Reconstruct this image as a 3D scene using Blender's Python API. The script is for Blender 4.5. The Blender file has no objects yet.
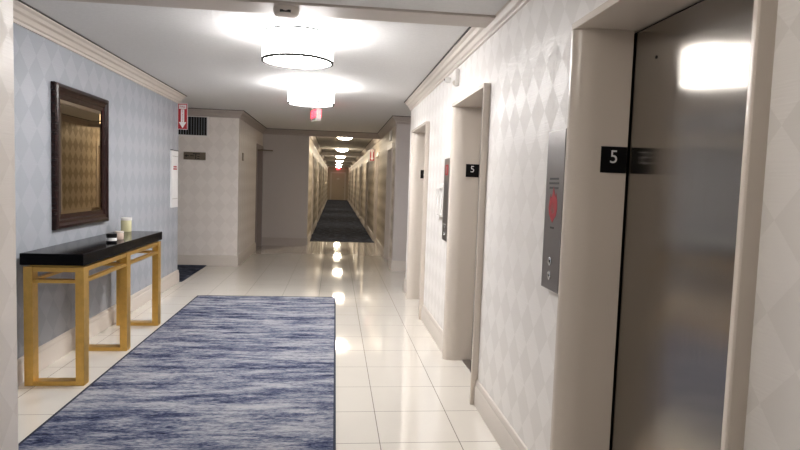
import bpy, bmesh, math, random
from mathutils import Vector, Matrix
random.seed(7)
PI = math.pi
SC = bpy.context.scene
COL = SC.collection

# ------------------------------------------------------------------ camera, world, exposure
yaw, pitch, roll = .11136, -.070457, -.033959
F = Vector((math.sin(yaw)*math.cos(pitch), math.cos(yaw)*math.cos(pitch), math.sin(pitch)))
R = Vector((math.cos(yaw), -math.sin(yaw), 0)); U = R.cross(F)
R2 = R*math.cos(roll) - U*math.sin(roll); U2 = U*math.cos(roll) + R*math.sin(roll)
cam = bpy.data.cameras.new('camera'); cam.sensor_width = 36; cam.lens = 588.5/800*36
cam.clip_start = .02; cam.clip_end = 200
co = bpy.data.objects.new('camera', cam); COL.objects.link(co)
co.matrix_world = Matrix(((R2.x, U2.x, -F.x, 0), (R2.y, U2.y, -F.y, 0), (R2.z, U2.z, -F.z, 1.47), (0, 0, 0, 1)))
SC.camera = co
w = bpy.data.worlds.new('world'); SC.world = w; w.use_nodes = True
w.node_tree.nodes['Background'].inputs[0].default_value = (.9, .93, 1, 1)
w.node_tree.nodes['Background'].inputs[1].default_value = 0.0
SC.view_settings.view_transform = 'Standard'; SC.view_settings.look = 'None'
SC.view_settings.gamma = 1; SC.view_settings.use_curve_mapping = False
SC.view_settings.exposure = 2.15
SHADE_E, DIFF_E, DOME_E, EXIT_E = 7.0, 16.0, 14.0, 2.2

# ------------------------------------------------------------------ node helpers
class NT:
    def __init__(s, name):
        s.m = bpy.data.materials.new(name); s.m.use_nodes = True; s.t = s.m.node_tree
        s.b = s.t.nodes['Principled BSDF']
    def n(s, typ, **kw):
        o = s.t.nodes.new(typ)
        for k, v in kw.items(): setattr(o, k, v)
        return o
    def put(s, sock, v):
        if isinstance(v, bpy.types.NodeSocket): s.t.links.new(v, sock)
        else: sock.default_value = v
    def math(s, op, a, b=0.0, c=None):
        o = s.n('ShaderNodeMath', operation=op); s.put(o.inputs[0], a); s.put(o.inputs[1], b)
        if c is not None: s.put(o.inputs[2], c)
        return o.outputs[0]
    def xyz(s):
        g = s.n('ShaderNodeTexCoord'); x = s.n('ShaderNodeSeparateXYZ'); s.t.links.new(g.outputs['Object'], x.inputs[0])
        return x.outputs[0], x.outputs[1], x.outputs[2]
    def noise(s, scale, detail=3, sc=(1, 1, 1), rough=.5, loc=(0, 0, 0)):
        g = s.n('ShaderNodeTexCoord'); mp = s.n('ShaderNodeMapping'); mp.inputs['Scale'].default_value = sc
        mp.inputs['Location'].default_value = loc
        s.t.links.new(g.outputs['Object'], mp.inputs[0]); o = s.n('ShaderNodeTexNoise')
        s.t.links.new(mp.outputs[0], o.inputs['Vector']); o.inputs['Scale'].default_value = scale
        o.inputs['Detail'].default_value = detail; o.inputs['Roughness'].default_value = rough
        return o.outputs[0]
    def mix(s, f, a, b):
        o = s.n('ShaderNodeMix', data_type='RGBA'); s.put(o.inputs[0], f)
        s.put(o.inputs[6], a); s.put(o.inputs[7], b); return o.outputs[2]
    def ramp(s, f, stops):
        o = s.n('ShaderNodeValToRGB'); s.put(o.inputs[0], f); e = o.color_ramp.elements
        while len(e) < len(stops): e.new(.5)
        for q, (p, c) in zip(e, stops): q.position = p; q.color = (*c, 1)
        return o.outputs[0]
    def bump(s, h, strength=.2, dist=.002):
        o = s.n('ShaderNodeBump'); o.inputs['Strength'].default_value = strength; o.inputs['Distance'].default_value = dist
        s.put(o.inputs['Height'], h); s.t.links.new(o.outputs[0], s.b.inputs['Normal'])
    def set(s, **kw):
        for k, v in kw.items(): s.put(s.b.inputs[k.replace('_', ' ')], v)
        return s.m

def c4(c): return (*c, 1)
def plain(name, col, rough=.5, metal=0.0, var=.04, nscale=12, spec=.5):
    t = NT(name); f = t.noise(nscale, 3)
    a = tuple(max(0, v*(1-var)) for v in col); b = tuple(min(1, v*(1+var)) for v in col)
    return t.set(Base_Color=t.mix(f, c4(a), c4(b)), Roughness=rough, Metallic=metal, Specular_IOR_Level=spec)
def emit(name, col, strength, base=(.8, .8, .8)):
    t = NT(name)
    return t.set(Base_Color=c4(base), Emission_Color=c4(col), Emission_Strength=strength, Roughness=.4)
def wallpaper(name, light, dark, W, H, u0=0, z0=0, rl=.42, rd=.55):
    t = NT(name); x, y, z = t.xyz()
    u = t.math('DIVIDE', t.math('ADD', t.math('ADD', x, y), 100*W+u0), W)
    v = t.math('DIVIDE', t.math('ADD', z, z0), H)
    s_ = t.math('ADD', t.math('FLOOR', t.math('ADD', u, v)), t.math('FLOOR', t.math('SUBTRACT', u, v)))
    k = t.math('MODULO', s_, 2.0)
    k = t.math('ABSOLUTE', k)
    fine = t.noise(1.0, 2, (5, 5, 130))                       # horizontal woven ripple
    t.bump(t.math('MULTIPLY', fine, t.math('MULTIPLY_ADD', k, .8, .2)), .2, .004)
    wv = t.noise(.8, 2)
    col = t.mix(k, c4(dark), c4(light))
    col2 = t.mix(t.math('MULTIPLY', wv, .10), col, c4(tuple(q*.8 for q in dark)))
    return t.set(Base_Color=col2, Roughness=t.math('MULTIPLY_ADD', k, rl-rd, rd), Specular_IOR_Level=.4)

M = {}
M['cream_paper'] = wallpaper('cream_diamond_wallpaper', (.82, .79, .762), (.76, .73, .70), .1916, .212, .09, .068)
M['blue_paper'] = wallpaper('blue_grey_diamond_wallpaper', (.385, .408, .452), (.352, .376, .42), .225, .257, .196, .1515)
M['beige_paper'] = wallpaper('beige_diamond_wallpaper', (.80, .75, .71), (.75, .70, .66), .20, .25)
M['hall_paper'] = wallpaper('hall_diamond_wallpaper', (.66, .59, .49), (.43, .375, .295), .26, .29)
M['plain_wall'] = plain('plain_grey_beige_wall', (.55, .51, .49), .55, var=.03)
t = NT('textured_ceiling_paint'); t.bump(t.noise(90, 4, rough=.7), .5, .006)
M['ceiling'] = t.set(Base_Color=t.mix(t.noise(40, 4), c4((.66, .655, .65)), c4((.76, .755, .75))), Roughness=.8)
M['cream'] = plain('cream_semi_gloss_paint', (.62, .56, .50), .32, var=.02, nscale=4)
M['jamb'] = plain('elevator_frame_enamel', (.70, .63, .56), .22, var=.02, nscale=3)
M['trim'] = plain('ivory_trim_paint', (.64, .585, .53), .4, var=.03, nscale=6)
M['taupe_trim'] = plain('taupe_trim_paint', (.46, .405, .375), .45, var=.03, nscale=6)
M['dark_line'] = plain('dark_crown_line', (.05, .045, .04), .8)
M['beam'] = plain('taupe_beam_paint', (.50, .45, .41), .5, var=.03)
M['door_brown'] = plain('dark_taupe_door_paint', (.26, .20, .155), .4, var=.04, nscale=5)
M['taupe'] = plain('taupe_door_frame_paint', (.30, .245, .225), .4)
M['door_paint'] = plain('beige_door_paint', (.50, .42, .32), .4, var=.04, nscale=5)

t = NT('polished_cream_tile'); x, y, z = t.xyz(); T = .4597
def gline(q, q0):
    a = t.math('FRACT', t.math('DIVIDE', t.math('ADD', q, 100*T-q0), T))
    return t.math('MINIMUM', a, t.math('SUBTRACT', 1.0, a))
gx, gy = gline(x, .288), gline(y, 3.227)
g = t.math('LESS_THAN', t.math('MINIMUM', gx, gy), .0055)
til = t.mix(t.noise(2.5, 4), c4((.74, .70, .635)), c4((.80, .76, .69)))
t.bump(t.math('SUBTRACT', 1.0, g), .3, .001)
M['tile'] = t.set(Base_Color=t.mix(g, til, c4((.17, .145, .115))), Roughness=t.math('MULTIPLY_ADD', g, .5, .05), Specular_IOR_Level=.6, Coat_Weight=.7, Coat_Roughness=.035, Coat_IOR=1.42)

t = NT('streaked_blue_rug')
n1 = t.noise(1.0, 9, (3.1, 14, 1), .76); n2 = t.noise(1.0, 4, (28, 130, 1), .7, (3, 7, 0)); n3 = t.noise(1, 2, (.8, 6, 1), .5, (11, 5, 0))
f = t.math('ADD', t.math('ADD', t.math('MULTIPLY', n1, .55), t.math('MULTIPLY', n2, .33)), t.math('MULTIPLY', n3, .22))
c = t.ramp(f, [(.44, (.010, .013, .030)), (.485, (.028, .037, .088)), (.525, (.098, .113, .175)), (.56, (.205, .215, .26)), (.62, (.37, .372, .40))])
t.bump(t.noise(400, 2), .5, .003)
M['rug'] = t.set(Base_Color=c, Roughness=.95, Specular_IOR_Level=.1)
M['rug_edge'] = plain('navy_rug_binding', (.012, .016, .035), .9)
t = NT('navy_hall_carpet'); t.bump(t.noise(300, 2), .5, .003)
M['carpet'] = t.set(Base_Color=t.ramp(t.noise(6, 5, (1, 1, 1), .7), [(.4, (.02, .023, .035)), (.55, (.045, .052, .075)), (.68, (.11, .12, .15))]), Roughness=.95, Specular_IOR_Level=.1)

t = NT('brushed_steel'); st = t.noise(1.0, 3, (90, 90, 1.2))
tg = t.n('ShaderNodeCombineXYZ'); tg.inputs[1].default_value = 1.0
M['steel'] = t.set(Base_Color=c4((.35, .325, .295)), Metallic=1.0, Roughness=t.math('MULTIPLY_ADD', st, .06, .14), Anisotropic=.95, Tangent=tg.outputs[0])
t = NT('panel_steel'); st = t.noise(1.0, 3, (200, 200, 4.0))
M['panel_steel'] = t.set(Base_Color=c4((.27, .255, .25)), Metallic=.9, Roughness=t.math('MULTIPLY_ADD', st, .1, .28))
M['chrome'] = plain('chrome', (.7, .7, .7), .18, 1.0)
M['gold'] = plain('brushed_gold_leaf', (.66, .41, .11), .34, .8, var=.18, nscale=22)
M['lacquer'] = plain('black_lacquer', (.004, .004, .005), .10, spec=.05)
t = NT('dark_mahogany'); M['mahogany'] = t.set(Base_Color=t.mix(t.noise(3, 4, (6, 1, 30)), c4((.006, .0025, .0025)), c4((.028, .008, .007))), Roughness=.22, Specular_IOR_Level=.3)
t = NT('bronze_tinted_mirror'); M['mirror'] = t.set(Base_Color=t.mix(t.noise(2), c4((.52, .43, .30)), c4((.50, .41, .285))), Metallic=1.0, Roughness=.015)
M['black'] = plain('black_plastic', (.004, .004, .005), .35, spec=.2)
M['dark'] = plain('dark_void', (.01, .009, .008), .9)
M['white'] = plain('white_plastic', (.78, .76, .73), .4)
M['white_print'] = plain('white_print', (.80, .80, .80), .5)
M['red'] = plain('red_print', (.38, .012, .022), .45)
M['ink'] = plain('black_ink', (.02, .02, .02), .5)
M['bronze'] = plain('bronze_plate', (.20, .165, .125), .4, .5, var=.15)
M['wax'] = plain('cream_wax_glass', (.72, .68, .42), .25)
M['blush'] = plain('blush_glass', (.66, .52, .44), .25)
M['vent'] = plain('dark_vent_fins', (.14, .155, .17), .45, .3)
M['lamp_ring'] = plain('dark_lamp_ring', (.05, .047, .045), .6, spec=.1)
M['ring'] = plain('satin_nickel_ring', (.30, .28, .26), .35, .7)
M['shade'] = emit('lit_white_fabric_shade', (1.0, .975, .96), SHADE_E)
M['diffuser'] = emit('lit_opal_diffuser', (1.0, .975, .96), DIFF_E)
M['fill_shade'] = emit('fill_drum_shade', (1.0, .93, .85), 1.5)
M['fill_diffuser'] = emit('fill_drum_diffuser', (1.0, .93, .85), 3.3)
M['dome'] = emit('lit_warm_glass_dome', (1.0, .86, .66), DOME_E)
M['exit'] = emit('lit_red_exit_letters', (1.0, .03, .06), EXIT_E, (.5, .02, .03))

# ------------------------------------------------------------------ mesh helpers
class MB:
    def __init__(s): s.bm = bmesh.new()
    def box(s, x0, y0, z0, x1, y1, z1, bev=0, seg=2):
        v = [s.bm.verts.new(p) for p in ((x0,y0,z0),(x1,y0,z0),(x1,y1,z0),(x0,y1,z0),(x0,y0,z1),(x1,y0,z1),(x1,y1,z1),(x0,y1,z1))]
        fs = [s.bm.faces.new([v[i] for i in q]) for q in ((3,2,1,0),(4,5,6,7),(0,1,5,4),(1,2,6,5),(2,3,7,6),(3,0,4,7))]
        if bev:
            es = list({e for f in fs for e in f.edges})
            bmesh.ops.bevel(s.bm, geom=es, offset=bev, segments=seg, profile=.5, affect='EDGES')
        return s
    def prism(s, pts, axis, a, b):
        """pts 2-D polygon; axis 2: (x,y) extruded in z; 1: (x,z) along y; 0: (y,z) along x"""
        def P(p, q): return (p[0], p[1], q) if axis == 2 else (p[0], q, p[1]) if axis == 1 else (q, p[0], p[1])
        A = [s.bm.verts.new(P(p, a)) for p in pts]; B = [s.bm.verts.new(P(p, b)) for p in pts]; n = len(pts)
        s.bm.faces.new(A[::-1]); s.bm.faces.new(B)
        for i in range(n): s.bm.faces.new((A[i], A[(i+1) % n], B[(i+1) % n], B[i]))
        return s
    def lathe(s, prof, c, axis=2, n=40):
        rings = []
        for r, h in prof:
            ring = []
            for i in range(n if r > 1e-6 else 1):
                a = 2*PI*i/n; u, v = r*math.cos(a), r*math.sin(a)
                p = (u, v, h) if axis == 2 else (h, u, v) if axis == 0 else (u, h, v)
                ring.append(s.bm.verts.new((c[0]+p[0], c[1]+p[1], c[2]+p[2])))
            rings.append(ring)
        for A, B in zip(rings, rings[1:]):
            for i in range(n):
                q = [A[i % len(A)], A[(i+1) % len(A)], B[(i+1) % len(B)], B[i % len(B)]]
                d = []
                for e in q:
                    if e not in d: d.append(e)
                if len(d) > 2: s.bm.faces.new(d)
        return s
    def torus(s, c, R_, r, n=48, m=8, axis=2):
        rings = []
        for i in range(n):
            a = 2*PI*i/n; ring = []
            for j in range(m):
                b = 2*PI*j/m; q = R_+r*math.cos(b); u, v, h = q*math.cos(a), q*math.sin(a), r*math.sin(b)
                p = (u, v, h) if axis == 2 else (h, u, v)
                ring.append(s.bm.verts.new((c[0]+p[0], c[1]+p[1], c[2]+p[2])))
            rings.append(ring)
        for i in range(n):
            A, B = rings[i], rings[(i+1) % n]
            for j in range(m): s.bm.faces.new((A[j], A[(j+1) % m], B[(j+1) % m], B[j]))
        return s
    def tube(s, a, b, r, n=12):
        a, b = Vector(a), Vector(b); d = (b-a).normalized(); u = d.orthogonal().normalized(); v = d.cross(u)
        A = [s.bm.verts.new(a+r*(u*math.cos(2*PI*i/n)+v*math.sin(2*PI*i/n))) for i in range(n)]
        B = [s.bm.verts.new(b+r*(u*math.cos(2*PI*i/n)+v*math.sin(2*PI*i/n))) for i in range(n)]
        s.bm.faces.new(A[::-1]); s.bm.faces.new(B)
        for i in range(n): s.bm.faces.new((A[i], A[(i+1) % n], B[(i+1) % n], B[i]))
        return s
    def sweep(s, path, prof, closed_prof=True):
        """path of (x,y); prof of (offset to the LEFT of travel, z); mitred"""
        n = len(path); P = [Vector(p) for p in path]; rows = []
        for i in range(n):
            d0 = (P[i]-P[i-1]).normalized() if i else None
            d1 = (P[i+1]-P[i]).normalized() if i < n-1 else None
            if d0 is None: nn = Vector((-d1.y, d1.x))
            elif d1 is None: nn = Vector((-d0.y, d0.x))
            else:
                a, b = Vector((-d0.y, d0.x)), Vector((-d1.y, d1.x)); nn = (a+b)/(1+a.dot(b))
            rows.append([s.bm.verts.new((P[i].x+nn.x*o, P[i].y+nn.y*o, z)) for o, z in prof])
        m = len(prof)
        for A, B in zip(rows, rows[1:]):
            for j in range(m): s.bm.faces.new((A[j], A[(j+1) % m], B[(j+1) % m], B[j]))
        s.bm.faces.new(rows[0][::-1]); s.bm.faces.new(rows[-1])
        return s
    def build(s, name, mat, parent=None, smooth=0, off=None):
        bmesh.ops.recalc_face_normals(s.bm, faces=s.bm.faces)
        me = bpy.data.meshes.new(name)
        if off is not None: bmesh.ops.translate(s.bm, verts=s.bm.verts, vec=off)
        s.bm.to_mesh(me); s.bm.free()
        if smooth:
            for p in me.polygons: p.use_smooth = True
            me.set_sharp_from_angle(angle=math.radians(smooth))
        me.materials.append(mat)
        o = bpy.data.objects.new(name, me); COL.objects.link(o)
        if parent is not None:
            o.parent = parent
        return o

def struct(o): o['kind'] = 'structure'; return o
def tag(o, label, cat, group=None):
    o['label'] = label; o['category'] = cat
    if group: o['group'] = group
    return o
def thing(name, label, cat, loc=(0, 0, 0), rz=0, group=None):
    o = bpy.data.objects.new(name, None); COL.objects.link(o); o.location = loc; o.rotation_euler = (0, 0, rz)
    o.empty_display_size = .1
    return tag(o, label, cat, group)
def copy_thing(root, loc, label):
    r = root.copy(); COL.objects.link(r); r.location = loc; r['label'] = label
    for ch in list(root.children):
        c_ = ch.copy(); COL.objects.link(c_); c_.parent = r
        for g_ in ch.children:
            d = g_.copy(); COL.objects.link(d); d.parent = c_
    return r
def text(name, s_, size, mat, parent, mat4, depth=.001, align='CENTER', spacing=1):
    cu = bpy.data.curves.new(name, 'FONT'); cu.body = s_; cu.size = size; cu.extrude = depth
    cu.align_x = align; cu.align_y = 'CENTER'; cu.space_line = spacing
    o = bpy.data.objects.new(name+'_curve', cu); COL.objects.link(o)
    bpy.context.view_layer.update()
    me = bpy.data.meshes.new_from_object(o.evaluated_get(bpy.context.evaluated_depsgraph_get()))
    bpy.data.objects.remove(o); bpy.data.curves.remove(cu)
    me.transform(mat4); me.materials.clear(); me.materials.append(mat); me.name = name
    ob = bpy.data.objects.new(name, me); COL.objects.link(ob); ob.parent = parent
    return ob
def frame4(origin, right, up):
    r_, u_ = Vector(right), Vector(up); n_ = r_.cross(u_)
    return Matrix(((r_.x, u_.x, n_.x, origin[0]), (r_.y, u_.y, n_.y, origin[1]), (r_.z, u_.z, n_.z, origin[2]), (0, 0, 0, 1)))

# ------------------------------------------------------------------ setting
RX, LX, CZ = .985, -2.146, 2.57
YB, YE = 13.25, 46.5                        # back of lobby, end of corridor
BX, BY = -1.6, 10.0                         # plastered block on the left
CLX = -.60                                  # corridor left wall
ELEV = [(1.265, 2.357), (3.79, 4.84), (6.26, 7.45)]
RD = [(10.35, 11.3), (13.75, 14.65), (18.0, 18.9), (22.7, 23.6), (27.3, 28.2), (32.2, 33.1), (37, 37.9), (41.8, 42.7)]
LD = [(15.3, 16.2), (19.9, 20.8), (24.5, 25.4), (29.2, 30.1), (34, 34.9), (39, 39.9)]
struct(MB().box(-5.2, -3.2, -.2, 3.2, YE+.3, 0).build('floor', M['tile']))
struct(MB().box(-5.2, -3.2, CZ, 3.2, YE+.3, CZ+.2).build('ceiling', M['ceiling']))

def wall_y(name, x0, x1, y0, y1, holes, mat, z1=CZ):
    m = MB(); y = y0
    for a, b, h in holes:
        if a > y: m.box(x0, y, 0, x1, a, z1)
        m.box(x0, a, h, x1, b, z1); y = b
    if y1 > y: m.box(x0, y, 0, x1, y1, z1)
    return struct(m.build(name, mat))
HEAD = 2.14
wall_y('wall_right', RX, RX+.21, -3, 7.93, [(a, b, HEAD) for a, b in ELEV], M['cream_paper'])
struct(MB().box(RX+.21, 7.73, 0, 2.8, 7.93, CZ).build('wall_right_return', M['cream_paper']))
struct(MB().box(2.8, 7.73, 0, 3.0, 9.95, CZ).build('wall_right_recess', M['cream_paper']))
struct(MB().box(RX, 9.75, 0, 2.8, 9.95, CZ).build('wall_right_front', M['plain_wall']))
DH = 2.12
wall_y('wall_corridor_right', RX, RX+.2, 9.95, YE, [(a, b, DH) for a, b in RD], M['hall_paper'])
wall_y('wall_corridor_left', CLX-.2, CLX, YB+.15, YE, [(a, b, DH) for a, b in LD], M['hall_paper'])
struct(MB().box(-2.0, YB, 0, CLX, YB+.15, CZ).build('wall_back', M['plain_wall']))
struct(MB().box(CLX-.2, YE, 0, RX+.2, YE+.2, CZ).build('wall_corridor_end', M['door_paint']))
struct(MB().box(-5, BY, 0, BX, BY+.2, CZ).build('wall_block_front', M['beige_paper']))
SD = (12.25, 13.15)
wall_y('wall_block_side', BX-.2, BX, BY+.2, YB, [(SD[0], SD[1], DH)], M['beige_paper'])
struct(MB().box(LX-.2, 2.5, 0, LX, 8.38, CZ).build('wall_left', M['blue_paper']))
struct(MB().box(-5, 8.18, 0, LX-.2, 8.38, CZ).build('wall_side_hall', M['beige_paper']))
struct(MB().box(-5.2, 8.18, 0, -5, 10.2, CZ).build('wall_side_hall_end', M['beige_paper']))
struct(MB().box(LX-.2, 2.3, 0, -1.266, 2.5, CZ).build('wall_vestibule_return', M['beige_paper']))
struct(MB().box(-1.46, -3, 0, -1.266, 2.3, CZ).build('wall_vestibule_left', M['cream_paper']))
struct(MB().box(-1.46, -3.2, 0, RX+.21, -3, CZ).build('wall_rear', M['cream_paper']))
# header across the corridor mouth, beam across the lobby, dropped vestibule ceiling, corridor beams
struct(MB().box(CLX, YB, 2.525, RX, YB+.15, CZ).build('trim_1', M['taupe_trim']))
struct(MB().box(LX, 3.60, 2.50, RX, 3.84, CZ, .004).build('trim_2', M['beam']))
struct(MB().box(LX, 2.5, 2.515, RX, 3.60, CZ).build('ceiling_vestibule', M['ceiling']))
for i, yb in enumerate((22.6, 28.3, 34.2, 40.0)):
    struct(MB().box(CLX, yb, 2.46, RX, yb+.35, CZ).build('trim_%d' % (i+3), M['beam']))

CROWN = [(o_, CZ+z_) for o_, z_ in [(0,-.125),(.015,-.125),(.019,-.117),(.019,-.107),(.009,-.102),(.025,-.094),(.034,-.076),(.041,-.067),(.028,-.061),(.051,-.053),(.065,-.034),(.054,-.029),(.075,-.022),(.081,-.018),(.081,-.004),(0,-.004)]]
DARK_LINE = [(.070, CZ-.008), (.092, CZ-.008), (.092, CZ-.001), (.070, CZ-.001)]  # thin dark strip under the ceiling along the crown's outer edge
BASE = [(0, 0), (.020, 0), (.020, .125), (.014, .135), (.016, .155), (.008, .172), (0, .176)]
def crown(name, path, mt='trim'):
    o = struct(MB().sweep(path, CROWN).build(name, M[mt], smooth=20))
    g_ = MB().sweep(path, DARK_LINE).build('dark_strip', M['dark_line'], o)
    return o

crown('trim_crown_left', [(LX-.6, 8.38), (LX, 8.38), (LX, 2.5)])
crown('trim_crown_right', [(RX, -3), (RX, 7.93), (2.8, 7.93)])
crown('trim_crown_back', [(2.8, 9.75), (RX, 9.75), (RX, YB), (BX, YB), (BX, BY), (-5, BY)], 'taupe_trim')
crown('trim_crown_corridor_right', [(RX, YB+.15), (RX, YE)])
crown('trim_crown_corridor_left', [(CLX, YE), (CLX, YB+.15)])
def base(name, path, mt='trim'): return struct(MB().sweep(path, BASE).build(name, M[mt], smooth=35))
base('baseboard_right', [(RX, -3), (RX, ELEV[0][0])])
base('baseboard_right_mid', [(RX, ELEV[0][1]), (RX, ELEV[1][0])])
base('baseboard_right_far', [(RX, ELEV[1][1]), (RX, ELEV[2][0])])
base('baseboard_right_end', [(RX, ELEV[2][1]), (RX, 7.93), (2.8, 7.93)])
base('baseboard_left', [(LX-.6, 8.38), (LX, 8.38), (LX, 2.5)])
base('baseboard_column', [(2.8, 9.75), (RX, 9.75), (RX, RD[0][0]-.06)])
base('baseboard_back', [(CLX, YB), (BX, YB), (BX, SD[1]+.06)], 'taupe_trim')
base('baseboard_block', [(BX, SD[0]-.06), (BX, BY), (-5, BY)])
for i in range(len(RD)):
    nx = RD[i+1][0]-.06 if i+1 < len(RD) else YE
    base('baseboard_corridor_right', [(RX, RD[i][1]+.06), (RX, nx)])
for i in range(len(LD)):
    pv = LD[i-1][1]+.06 if i else YB+.15
    base('baseboard_corridor_left', [(CLX, LD[i][0]-.06), (CLX, pv)])
base('baseboard_corridor_left', [(CLX, YE), (CLX, LD[-1][1]+.06)])

struct(MB().box(CLX, 14.38, 0, RX, YE, .010).build('floor_corridor_carpet', M['carpet']))
struct(MB().box(-5, 8.4, 0, -2.09, BY-.02, .010).build('floor_side_hall_carpet', M['carpet']))

# ------------------------------------------------------------------ room doors
dn = 0
def room_door(x, s, a, b, lever_near=True, closer=False, fm='cream'):
    """s=+1: wall to the +x side (recess goes towards +x); s=-1 the other way"""
    global dn; dn += 1
    X = lambda d: x + s*d
    o = MB().box(min(X(.09), X(.135)), a+.028, .012, max(X(.09), X(.135)), b-.028, DH-.028, .002).build('door_%d' % dn, M['door_brown'])
    struct(o)
    m = MB()
    for e, k in ((a, 1), (b, -1)):
        m.prism([(X(-.014), e-k*.055), (X(-.014), e+k*.03), (X(.15), e+k*.03), (X(.15), e), (X(0), e), (X(0), e-k*.055)], 2, 0, DH-.03)
    m.prism([(X(-.014), DH+.055), (X(-.014), DH-.03), (X(.15), DH-.03), (X(.15), DH), (X(0), DH), (X(0), DH+.055)], 1, a-.055, b+.055)
    m.build('door_frame', M[fm], o)
    yl = a+.10 if lever_near else b-.10; k = 1 if lever_near else -1
    h = MB().lathe([(0, 0), (.027, 0), (.027, -s*.012), (.01, -s*.014), (.01, -s*.05), (0, -s*.05)], (X(.09), yl, 1.02), 0, 16)
    h.box(min(X(.034), X(.048)), min(yl-.012, yl+k*.11), 1.008, max(X(.034), X(.048)), max(yl+.012, yl+k*.11), 1.032, .004)
    h.build('lever_handle', M['bronze'], o)
    if closer:
        c_ = MB().box(min(X(.03), X(.09)), a+.12, 1.985, max(X(.03), X(.09)), a+.36, 2.045, .006).build('door_closer', M['bronze'], o)
        MB().tube((X(.05), a+.26, 2.06), (X(-.27), a+.42, 2.065), .014).tube((X(-.27), a+.42, 2.065), (X(-.015), a+.60, 2.085), .012).build('closer_arm', M['bronze'], c_)
for i, (a, b) in enumerate(RD): room_door(RX, 1, a, b, i % 2 == 0)
for i, (a, b) in enumerate(LD): room_door(CLX, -1, a, b, i % 2 == 0)
room_door(BX, -1, SD[0], SD[1], True, True, 'taupe')
# door at the end of the corridor
o = struct(MB().box(-.30, YE-.04, .012, .70, YE-.005, 2.10).build('door_end', M['door_paint']))
MB().box(-.40, YE-.05, 0, -.30, YE, 2.2).box(.70, YE-.05, 0, .80, YE, 2.2).box(-.30, YE-.05, 2.10, .70, YE, 2.2).build('door_frame', M['cream'], o)
MB().box(.1, YE-.05, 1.62, .3, YE-.035, 1.70).build('door_plate', M['white'], o)
MB().lathe([(0, 0), (.03, 0), (.03, -.02), (0, -.06)], (.62, YE-.04, 1.0), 1, 16).build('door_knob', M['bronze'], o)

# ------------------------------------------------------------------ elevators
ELN = ['nearest elevator, tall brushed steel door beside the camera', 'middle elevator of the right wall, its door turned out of sight', 'farthest elevator of the right wall, by the lobby corner']
for (a, b), lab in zip(ELEV, ELN):
    e = thing('elevator', lab, 'elevator', (1.10, (a+b)/2, 0), 0, 'elevators along the right wall')
    off = Vector((-1.10, -(a+b)/2, 0)); HZ = 2.112
    for q, k in ((a, 1), (b, -1)):
        pts = [(RX+.03, q), (.944, q), (.940, q+k*.004), (.940, q+k*.010)]
        for i in range(1, 13):
            t_ = PI/2*i/12; pts.append((.940+.105*(1-math.cos(t_)), q+k*(.010+.052*math.sin(t_))))
        pts += [(1.176, q+k*.062), (1.176, q)]
        MB().prism(pts, 2, 0, HZ).build('jamb', M['jamb'], e, 30, off)
    MB().box(.938, a, HZ, 1.20, b, HZ+.028, .003).build('head_frame', M['jamb'], e, 0, off)
    MB().box(1.184, a+.068, .012, 1.2, b-.069, HZ-.010, .001).build('door_panel', M['steel'], e, 0, off)
    MB().lathe([(0, -.0015), (.0065, -.0015), (.0065, 0), (0, 0)], (1.184, 2.13 if a < 2 else b-.3, 1.975), 0, 14).build('door_keyhole', M['black'], e, 0, off)
    MB().box(1.205, a, 0, 1.215, b, HZ+.02).build('shaft_back', M['dark'], e, 0, off)
    MB().box(1.10, a+.064, 0.001, 1.17, b-.064, .008).build('sill', M['panel_steel'], e, 0, off)

def floor_plate(yf, x0, label):
    p = thing('floor_plate', label, 'sign', (x0+.055, yf, 1.595), 0, 'floor number plates on the elevator jambs')
    MB().box(-.055, -.004, -.053, .055, 0, .053, .001).build('plate', M['black'], p)
    text('digit', '5', .075, M['white_print'], p, frame4((-.001, -.0045, .0095), (1, 0, 0), (0, 0, 1)), .0006)
    d = MB()
    for u in (-.004, .004): d.lathe([(0, -.0012), (.0014, -.0008), (.0014, 0), (0, 0)], (u, -.004, -.034), 1, 8)
    d.build('braille', M['black'], p)
floor_plate(ELEV[0][1]-.0625, 1.064, 'black floor plate with white 5 on nearest elevator jamb')
floor_plate(ELEV[1][1]-.0625, 1.064, 'black floor plate with white 5 on middle elevator jamb')
floor_plate(ELEV[2][1]-.0625, 1.064, 'black floor plate on farthest elevator jamb, seen small')

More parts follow.
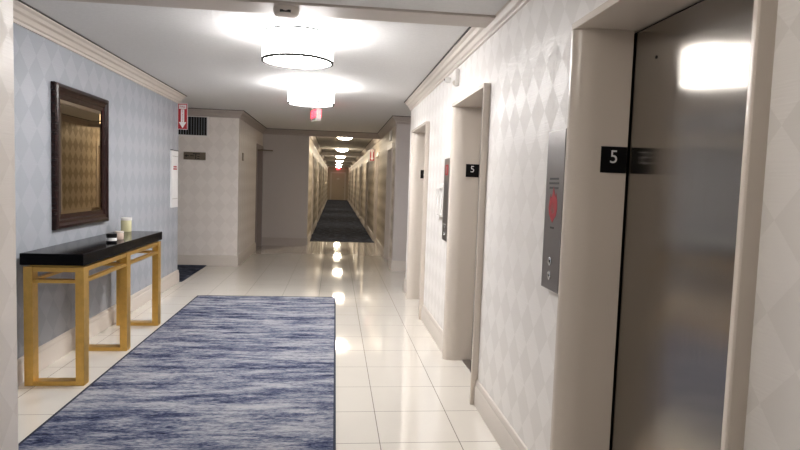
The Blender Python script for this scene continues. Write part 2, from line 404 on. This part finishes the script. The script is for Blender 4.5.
# call stations
def call_panel(y0, y1, z0, z1, label, big):
    yc, zc = (y0+y1)/2, (z0+z1)/2; W_, H_ = (y1-y0)/2, (z1-z0)/2
    p = thing('call_panel', label, 'elevator panel', (RX, yc, zc), 0, 'elevator call panels')
    xf = -.028
    MB().box(xf, -W_, -H_, 0, W_, H_, .003).build('face_plate', M['panel_steel'], p)
    def fl(y, z, pts, mat, name, par):
        q = [(y-u, z+v) for u, v in pts]; MB().prism(q, 0, xf-.0012, xf).build(name, mat, par)
    # viewer faces +x, so +y is to the viewer's left
    t0 = H_*.34
    if big:
        lines = MB()
        for k, wd in enumerate((.052, .058, .052)):
            z_ = H_*.40-.020*k; lines.box(xf-.001, -wd, z_-.0045, xf, wd, z_+.0045)
        lines.build('notice_lines', M['ink'], p)
        fz = H_*.40-.115
        flame = [(0, .075), (.010, .045), (.018, .030), (.022, .048), (.034, .015), (.036, -.015), (.028, -.042), (.010, -.060), (0, -.072), (-.012, -.060), (-.030, -.040), (-.037, -.012), (-.032, .018), (-.024, .044), (-.018, .024), (-.010, .04)]
        fm = MB().prism([(-u*1.35, fz+v*1.1) for u, v in flame], 0, xf-.0012, xf).build('flame_symbol', M['red'], p)
        ins = MB()
        for u, v0, v1 in ((-.016, -.03, .008), (-.002, -.04, .02), (.014, -.035, .006)): ins.prism([(-u-.0025, fz+v0), (-u+.0025, fz+v0), (-u, fz+v1)], 0, xf-.0018, xf-.001)
        ins.build('flame_detail', M['panel_steel'], fm)
        MB().box(xf-.001, -.022, fz-.105, xf, .022, fz-.097).build('notice_caption', M['ink'], p)
    else:
        MB().box(xf-.0012, -.06, H_-.145, xf, .06, H_-.055).build('fire_notice', M['red'], p)
        MB().box(xf-.002, -.018, H_-.132, xf-.001, .018, H_-.068).build('notice_figure', M['panel_steel'], p)
    for z_ in (-H_+.128, -H_+.065):
        b_ = MB().lathe([(.017, 0), (.019, -.004), (.015, -.006), (.014, -.003), (0, -.003)], (xf, 0, z_), 0, 20).build('call_button', M['chrome'], p, 40)
        MB().lathe([(0, -.0045), (.006, -.0045), (.006, -.003), (0, -.003)], (xf, 0, z_), 0, 12).build('button_centre', M['black'], b_)
call_panel(2.405, 2.61, 1.02, 1.725, 'steel elevator call panel with red flame symbol, nearest the camera', True)
call_panel(4.93, 5.17, .985, 1.70, 'narrow-looking call panel with red notice between middle and farthest elevators', False)
# white card holder beside the second panel
h = thing('card_holder', 'small white wall holder just beyond the farther call panel', 'holder', (RX, 5.40, 1.33))
MB().box(-.012, -.09, -.15, 0, .09, .15, .002).build('back_plate', M['white'], h)
MB().box(-.038, -.09, -.15, -.012, .09, -.138).box(-.038, -.09, .10, -.012, .09, .112).box(-.038, -.09, -.15, -.032, -.083, .11).box(-.038, .083, -.15, -.032, .09, .11).build('wire_front', M['white'], h)

# little sensors under the right crown
sb = thing('wall_sensor', 'small white sensor box on the wall under right crown', 'sensor', (RX, 4.83, 2.36))
MB().box(-.035, -.025, -.075, 0, .03, .06, .008).build('housing', M['white'], sb)
MB().lathe([(0, -.02), (.016, -.012), (.02, 0), (0, 0)], (-.035, 0, -.05), 0, 14).build('lens', M['trim'], sb, 40)
sb = thing('wall_detector', 'tiny round white detector by the sensor box under right crown', 'sensor', (RX, 5.20, 2.395))
MB().lathe([(0, -.05), (.018, -.048), (.024, -.04), (.024, 0), (0, 0)], (0, 0, 0), 0, 18).build('body', M['white'], sb, 40)
MB().lathe([(0, -.056), (.008, -.055), (.01, -.05), (0, -.05)], (0, 0, 0), 0, 12).build('eye', M['black'], sb)

# ------------------------------------------------------------------ ceiling lights
def drum(loc, label, sh, df):
    o = thing('drum_ceiling_light', label, 'ceiling light', loc, 0, 'drum lights on the ceiling')
    r, zt, zb = .262, -.022, -.218
    MB().lathe([(0, 0), (.15, 0), (.15, -.02), (0, -.02)], (0, 0, 0), 2, 40).build('canopy', M['white'], o, 40)
    MB().lathe([(r, zb), (r, zt), (r-.004, zt), (r-.004, zb)], (0, 0, 0), 2, 72).build('shade', sh, o, 40)
    MB().lathe([(0, zb+.012), (r-.006, zb+.012), (r-.006, zb+.004), (0, zb+.004)], (0, 0, 0), 2, 72).build('diffuser', df, o, 40)
    MB().lathe([(r-.011, zb-.007), (r+.004, zb-.007), (r+.004, zb+.011), (r-.011, zb+.011), (r-.011, zb-.007)], (0, 0, 0), 2, 72).build('bottom_ring', M['lamp_ring'], o, 40)
    MB().lathe([(r-.005, zt-.008), (r+.002, zt-.008), (r+.002, zt+.007), (r-.005, zt+.007), (r-.005, zt-.008)], (0, 0, 0), 2, 72).build('top_ring', M['lamp_ring'], o, 40)
    MB().lathe([(0, zb-.014), (.008, zb-.012), (.012, zb-.004), (.012, zb+.004), (0, zb+.004)], (0, 0, 0), 2, 20).build('finial', M['ring'], o, 40)
    return o
d0 = drum((-.305, 4.55, CZ), 'larger-looking white drum ceiling light, nearer of the two in view', M['shade'], M['diffuser'])
drum((-.30, 1.12, 2.515), 'added dim drum fill light over the vestibule, unseen above the viewpoint', M['fill_shade'], M['fill_diffuser'])  # added out-of-view drum, brightens the near wall and elevator frame
copy_thing(d0, (-.305, 6.98, CZ), 'farther white drum ceiling light, in front of the exit sign')
for i, y_ in enumerate((14.25, 20.1, 25.9, 31.5, 37.3, 43.2)):
    lab = ['nearest dome light in the corridor, just past the header', 'second dome light down the corridor', 'third dome light down the corridor', 'fourth dome light down the corridor', 'fifth dome light, deep in the corridor', 'dome light nearest the corridor end door'][i]
    if i == 0:
        dm = thing('dome_ceiling_light', lab, 'ceiling light', (.19, y_, CZ), 0, 'dome lights along the corridor')
        MB().lathe([(0, 0), (.20, 0), (.205, -.012), (0, -.012)], (0, 0, 0), 2, 40).build('base', M['ring'], dm, 40)
        MB().lathe([(.20, -.010), (.195, -.040), (.16, -.072), (.10, -.095), (.05, -.104), (0, -.107)], (0, 0, 0), 2, 40).build('glass_dome', M['dome'], dm, 60)
    else: copy_thing(dm, (.19, y_, CZ), lab)
# smoke alarm on the beam
sm = thing('smoke_alarm', 'round white smoke alarm under the ceiling beam', 'smoke alarm', (-.322, 3.70, 2.50))
MB().lathe([(0, 0), (.078, 0), (.078, -.018), (.070, -.042), (.052, -.052), (0, -.052)], (0, 0, 0), 2, 40).build('body', M['trim'], sm, 35)
MB().torus((0, 0, -.046), .045, .005).build('vent_ring', M['ring'], sm)
MB().box(-.032, -.074, -.038, .032, -.055, -.024, .001).build('indicator_slot', M['ink'], sm)

# ------------------------------------------------------------------ exit signs
def exit_sign(loc, rz, label, drop):
    e = thing('exit_sign', label, 'exit sign', loc, rz, 'red exit signs')
    w2, h0, h1 = .14, -drop-.19, -drop
    MB().box(-w2, -.036, h0, w2, .036, h1, .004).build('housing', M['white'], e)
    MB().box(-.05, -.03, -drop, .05, .03, 0, .002).build('ceiling_mount', M['white'], e)
    zc = (h0+h1)/2
    text('letters', 'EXIT', .155, M['exit'], e, frame4((0, -.0365, zc-.004), (1, 0, 0), (0, 0, 1)), .001)
    text('letters', 'EXIT', .155, M['exit'], e, frame4((0, .0365, zc-.004), (-1, 0, 0), (0, 0, 1)), .001)
exit_sign((-.30, 8.6, CZ), math.radians(-74), 'lit exit sign hung behind the farther drum light', .062)
exit_sign((.2, 46.1, CZ), 0, 'small red exit sign over the corridor end door', .06)

# ------------------------------------------------------------------ fire extinguisher arrow signs
def arrow_sign(loc, w_, h_, label):
    s_ = thing('fire_arrow_sign', label, 'sign', loc, 0, 'red arrow signs projecting from walls')
    MB().box(-w_/2, -.003, -h_/2, w_/2, .003, h_/2, .0008).build('sign_plate', M['white_print'], s_)
    e = .006
    rp = MB().box(-w_/2+e, -.0042, -h_/2+e, w_/2-e, -.003, h_/2-e).build('red_field', M['red'], s_)
    MB().box(-w_*.36, -.0052, h_*.29, w_*.36, -.0042, h_*.445).build('title_panel', M['white_print'], s_)
    text('title', 'FIRE', h_*.125, M['red'], s_, frame4((0, -.0055, h_*.365), (1, 0, 0), (0, 0, 1)), .0004)
    a = w_*.17; MB().prism([(-a, h_*.27), (-a, -h_*.22), (-w_*.38, -h_*.22), (0, -h_*.45), (w_*.38, -h_*.22), (a, -h_*.22), (a, h_*.27)], 1, -.0052, -.0042).build('arrow', M['white_print'], s_)
    text('lettering', '\n'.join('EXTINGUISHER'), h_*.055, M['red'], s_, frame4((0, -.0055, h_*.02), (1, 0, 0), (0, 0, 1)), .0004, spacing=.72)
    return s_
arrow_sign((LX+.067, 8.33, 2.275), .13, .35, 'red and white fire arrow sign at end of blue wall')
arrow_sign((RX-.072, 15.1, 2.165), .125, .30, 'red fire arrow sign on the corridor right wall')
ps = thing('wall_sign', 'small pale plate high on the corridor right wall over first door', 'sign', (RX, 10.85, 2.33))
MB().box(-.012, -.16, -.085, 0, .16, .085, .002).build('sign_plate', M['white'], ps)

# white notice panel on the blue wall
nb = thing('notice_panel', 'narrow white notice panel with red heading on blue wall', 'notice', (LX, 8.14, 1.425))
MB().box(0, -.145, -.375, .022, .145, .375, .002).build('panel', M['white_print'], nb)
MB().box(0, -.15, .375, .03, .15, .385).build('top_rail', M['black'], nb)
for z_, w_ in ((.165, .075), (.135, .085)): MB().box(.022, -w_, z_-.010, .0235, w_, z_+.010).build('red_heading', M['red'], nb)
for z_ in (-.259, .303): MB().box(.022, -.13, z_-.003, .0232, .13, z_+.003).build('small_print', M['ring'], nb)

# vent, plaque and thermostat on the beige block
v = thing('air_vent', 'dark louvered return vent high on beige block wall', 'vent', (-2.36, BY, 2.29))
MB().box(-.26, -.004, -.155, .27, 0, .155).build('back_plate', M['dark'], v)
m = MB()
for k in range(13): m.box(-.25+k*.041, -.022, -.145, -.238+k*.041, -.004, .145)
m.build('fins', M['vent'], v)
MB().box(.255, -.028, -.175, .285, 0, .16).box(-.28, -.028, -.175, .255, 0, -.148).box(-.28, -.028, .148, .255, 0, .16).box(-.28, -.028, -.148, -.258, 0, .148).build('frame', M['white'], v)
p = thing('direction_plaque', 'small bronze direction plaque on beige block wall', 'sign', (-2.30, BY, 1.805))
MB().box(-.175, -.010, -.062, .175, 0, .062, .002).build('plate', M['bronze'], p)
m = MB(); m.prism([(-.16, 0), (-.125, .022), (-.125, .007), (-.09, .007), (-.09, -.007), (-.125, -.007), (-.125, -.022)], 1, -.0115, -.010)
m.box(-.03, -.0115, .028, .085, -.010, .044).box(.012, -.0115, -.05, .026, -.010, .028).box(-.07, -.0115, -.006, -.005, -.010, .008).box(.04, -.0115, -.012, .08, -.010, .0).box(.04, -.0115, -.05, .08, -.010, -.036)
m.build('engraved_marks', M['ink'], p)
th = thing('wall_plate', 'small brown plate on the side of beige block', 'plate', (BX, 10.42, 1.835))
MB().box(0, -.06, -.068, .015, .06, .068, .004).build('cover', M['bronze'], th)
MB().box(.015, -.03, -.03, .018, .03, .03, .001).build('inset', M['ring'], th)

# ------------------------------------------------------------------ rug
rg = thing('area_rug', 'large blue and grey streaked rug on the tiles', 'rug', (-.80, 5.0, 0))
MB().box(-.835, -4.6, .0005, .825, 2.38, .011).build('pile', M['rug'], rg)
MB().box(-.85, -4.615, .0005, -.835, 2.395, .0125).box(.825, -4.615, .0005, .84, 2.395, .0125).box(-.835, 2.38, .0005, .825, 2.395, .0125).box(-.835, -4.615, .0005, .825, -4.6, .0125).build('binding', M['rug_edge'], rg)

# ------------------------------------------------------------------ console table
ct = thing('console_table', 'long black topped console table on gold frames by blue wall', 'table', (-1.89, 5.03, 0))
OX, OY = 1.89, -5.03
def cb(x0, y0, z0, x1, y1, z1, name, mat, par, bev=.003): return MB().box(x0, y0, z0, x1, y1, z1, bev).build(name, mat, par, 0, Vector((OX, OY, 0)))
XB0, XB1, XF0, XF1 = -2.080, -2.022, -1.747, -1.690
cb(-2.092, 4.17, .838, -1.685, 6.01, .918, 'table_top', M['lacquer'], ct, .005)
for a, b in ((4.19, 4.27), (5.03, 5.12), (5.895, 5.985)):
    cb(XF0, a, 0, XF1, b, .825, 'leg', M['gold'], ct)
    cb(XB0, a, 0, XB1, b, .825, 'leg', M['gold'], ct)
    cb(XB1, a, 0, XF0, b, .032, 'foot_rail', M['gold'], ct)
    cb(XB1, a+.008, .790, XF0, b-.008, .822, 'cross_rail', M['gold'], ct)
    cb(XB1, a+.012, .712, XF0, b-.012, .736, 'cross_rail', M['gold'], ct)
for a, b in ((4.27, 5.03), (5.12, 5.895)):
    for x0, x1 in ((XF0+.012, XF1-.004), (XB0+.012, XB1-.012)):
        cb(x0, a, .790, x1, b, .822, 'long_rail', M['gold'], ct)
        cb(x0, a, .712, x1, b, .736, 'long_rail', M['gold'], ct)
for y_ in (4.22, 4.66, 5.38, 5.80): cb(-2.05, y_, .822, -1.72, y_+.10, .838, 'top_spacer', M['gold'], ct)

TZ = .918
k = thing('pillar_candle', 'cream jar candle with white lid, tallest on the console', 'candle', (-2.0, 5.93, TZ))
MB().lathe([(0, 0), (.046, 0), (.048, .004), (.048, .104), (.045, .108), (0, .108)], (0, 0, 0), 2, 36).build('jar', M['wax'], k, 40)
MB().lathe([(0, .108), (.050, .108), (.051, .112), (.051, .132), (.048, .136), (0, .136)], (0, 0, 0), 2, 36).build('lid', M['white'], k, 40)
k = thing('candle_tin', 'short black candle tin with white label band on console', 'candle', (-1.775, 4.93, TZ))
MB().lathe([(0, 0), (.038, 0), (.039, .003), (.039, .054), (.041, .055), (.041, .070), (.038, .073), (0, .073)], (0, 0, 0), 2, 32).build('tin', M['black'], k, 40)
MB().lathe([(.0392, .016), (.0398, .016), (.0398, .040), (.0392, .040), (.0392, .016)], (0, 0, 0), 2, 32).build('label_band', M['white_print'], k, 40)
k = thing('glass_candle', 'small blush candle glass between tin and cream jar', 'candle', (-1.81, 5.20, TZ))
MB().lathe([(0, 0), (.034, 0), (.036, .004), (.036, .050), (.033, .054), (0, .045)], (0, 0, 0), 2, 32).build('glass', M['blush'], k, 40)
MB().lathe([(0, .054), (.037, .054), (.037, .066), (.034, .069), (0, .069)], (0, 0, 0), 2, 32).build('lid', M['trim'], k, 40)

# ------------------------------------------------------------------ mirror
mr = thing('wall_mirror', 'tall mirror in dark mahogany frame over console table', 'mirror', (LX, 5.27, 1.585))
hw, hh, fw = .525, .563, .115
prof = [(0, .002), (0, .030), (.010, .040), (.030, .044), (.050, .034), (.070, .030), (.084, .022), (fw, .018), (fw, .002)]   # inset from outer edge, projection from wall
m = MB(); rows = []
for sy, sz in ((-1, -1), (1, -1), (1, 1), (-1, 1)):
    rows.append([m.bm.verts.new((pr, sy*(hw-i_), sz*(hh-i_))) for i_, pr in prof])
for q in range(4):
    A, B = rows[q], rows[(q+1) % 4]
    for j in range(len(prof)): m.bm.faces.new((A[j], A[(j+1) % len(prof)], B[(j+1) % len(prof)], B[j]))
m.build('frame', M['mahogany'], mr)
MB().box(.002, -hw+fw, -hh+fw, .012, hw-fw, hh-fw).build('mirror_glass', M['mirror'], mr)
b0, b1 = fw, fw+.028
m = MB(); A = []; B = []
for sy, sz in ((-1, -1), (1, -1), (1, 1), (-1, 1)):
    A.append(m.bm.verts.new((.0125, sy*(hw-b0), sz*(hh-b0)))); B.append(m.bm.verts.new((.0152, sy*(hw-b1), sz*(hh-b1))))
C_ = [m.bm.verts.new((.012, v_.co.y, v_.co.z)) for v_ in B]
for q in range(4):
    m.bm.faces.new((A[q], A[(q+1) % 4], B[(q+1) % 4], B[q])); m.bm.faces.new((B[q], B[(q+1) % 4], C_[(q+1) % 4], C_[q]))
m.build('bevel', M['mirror'], mr)
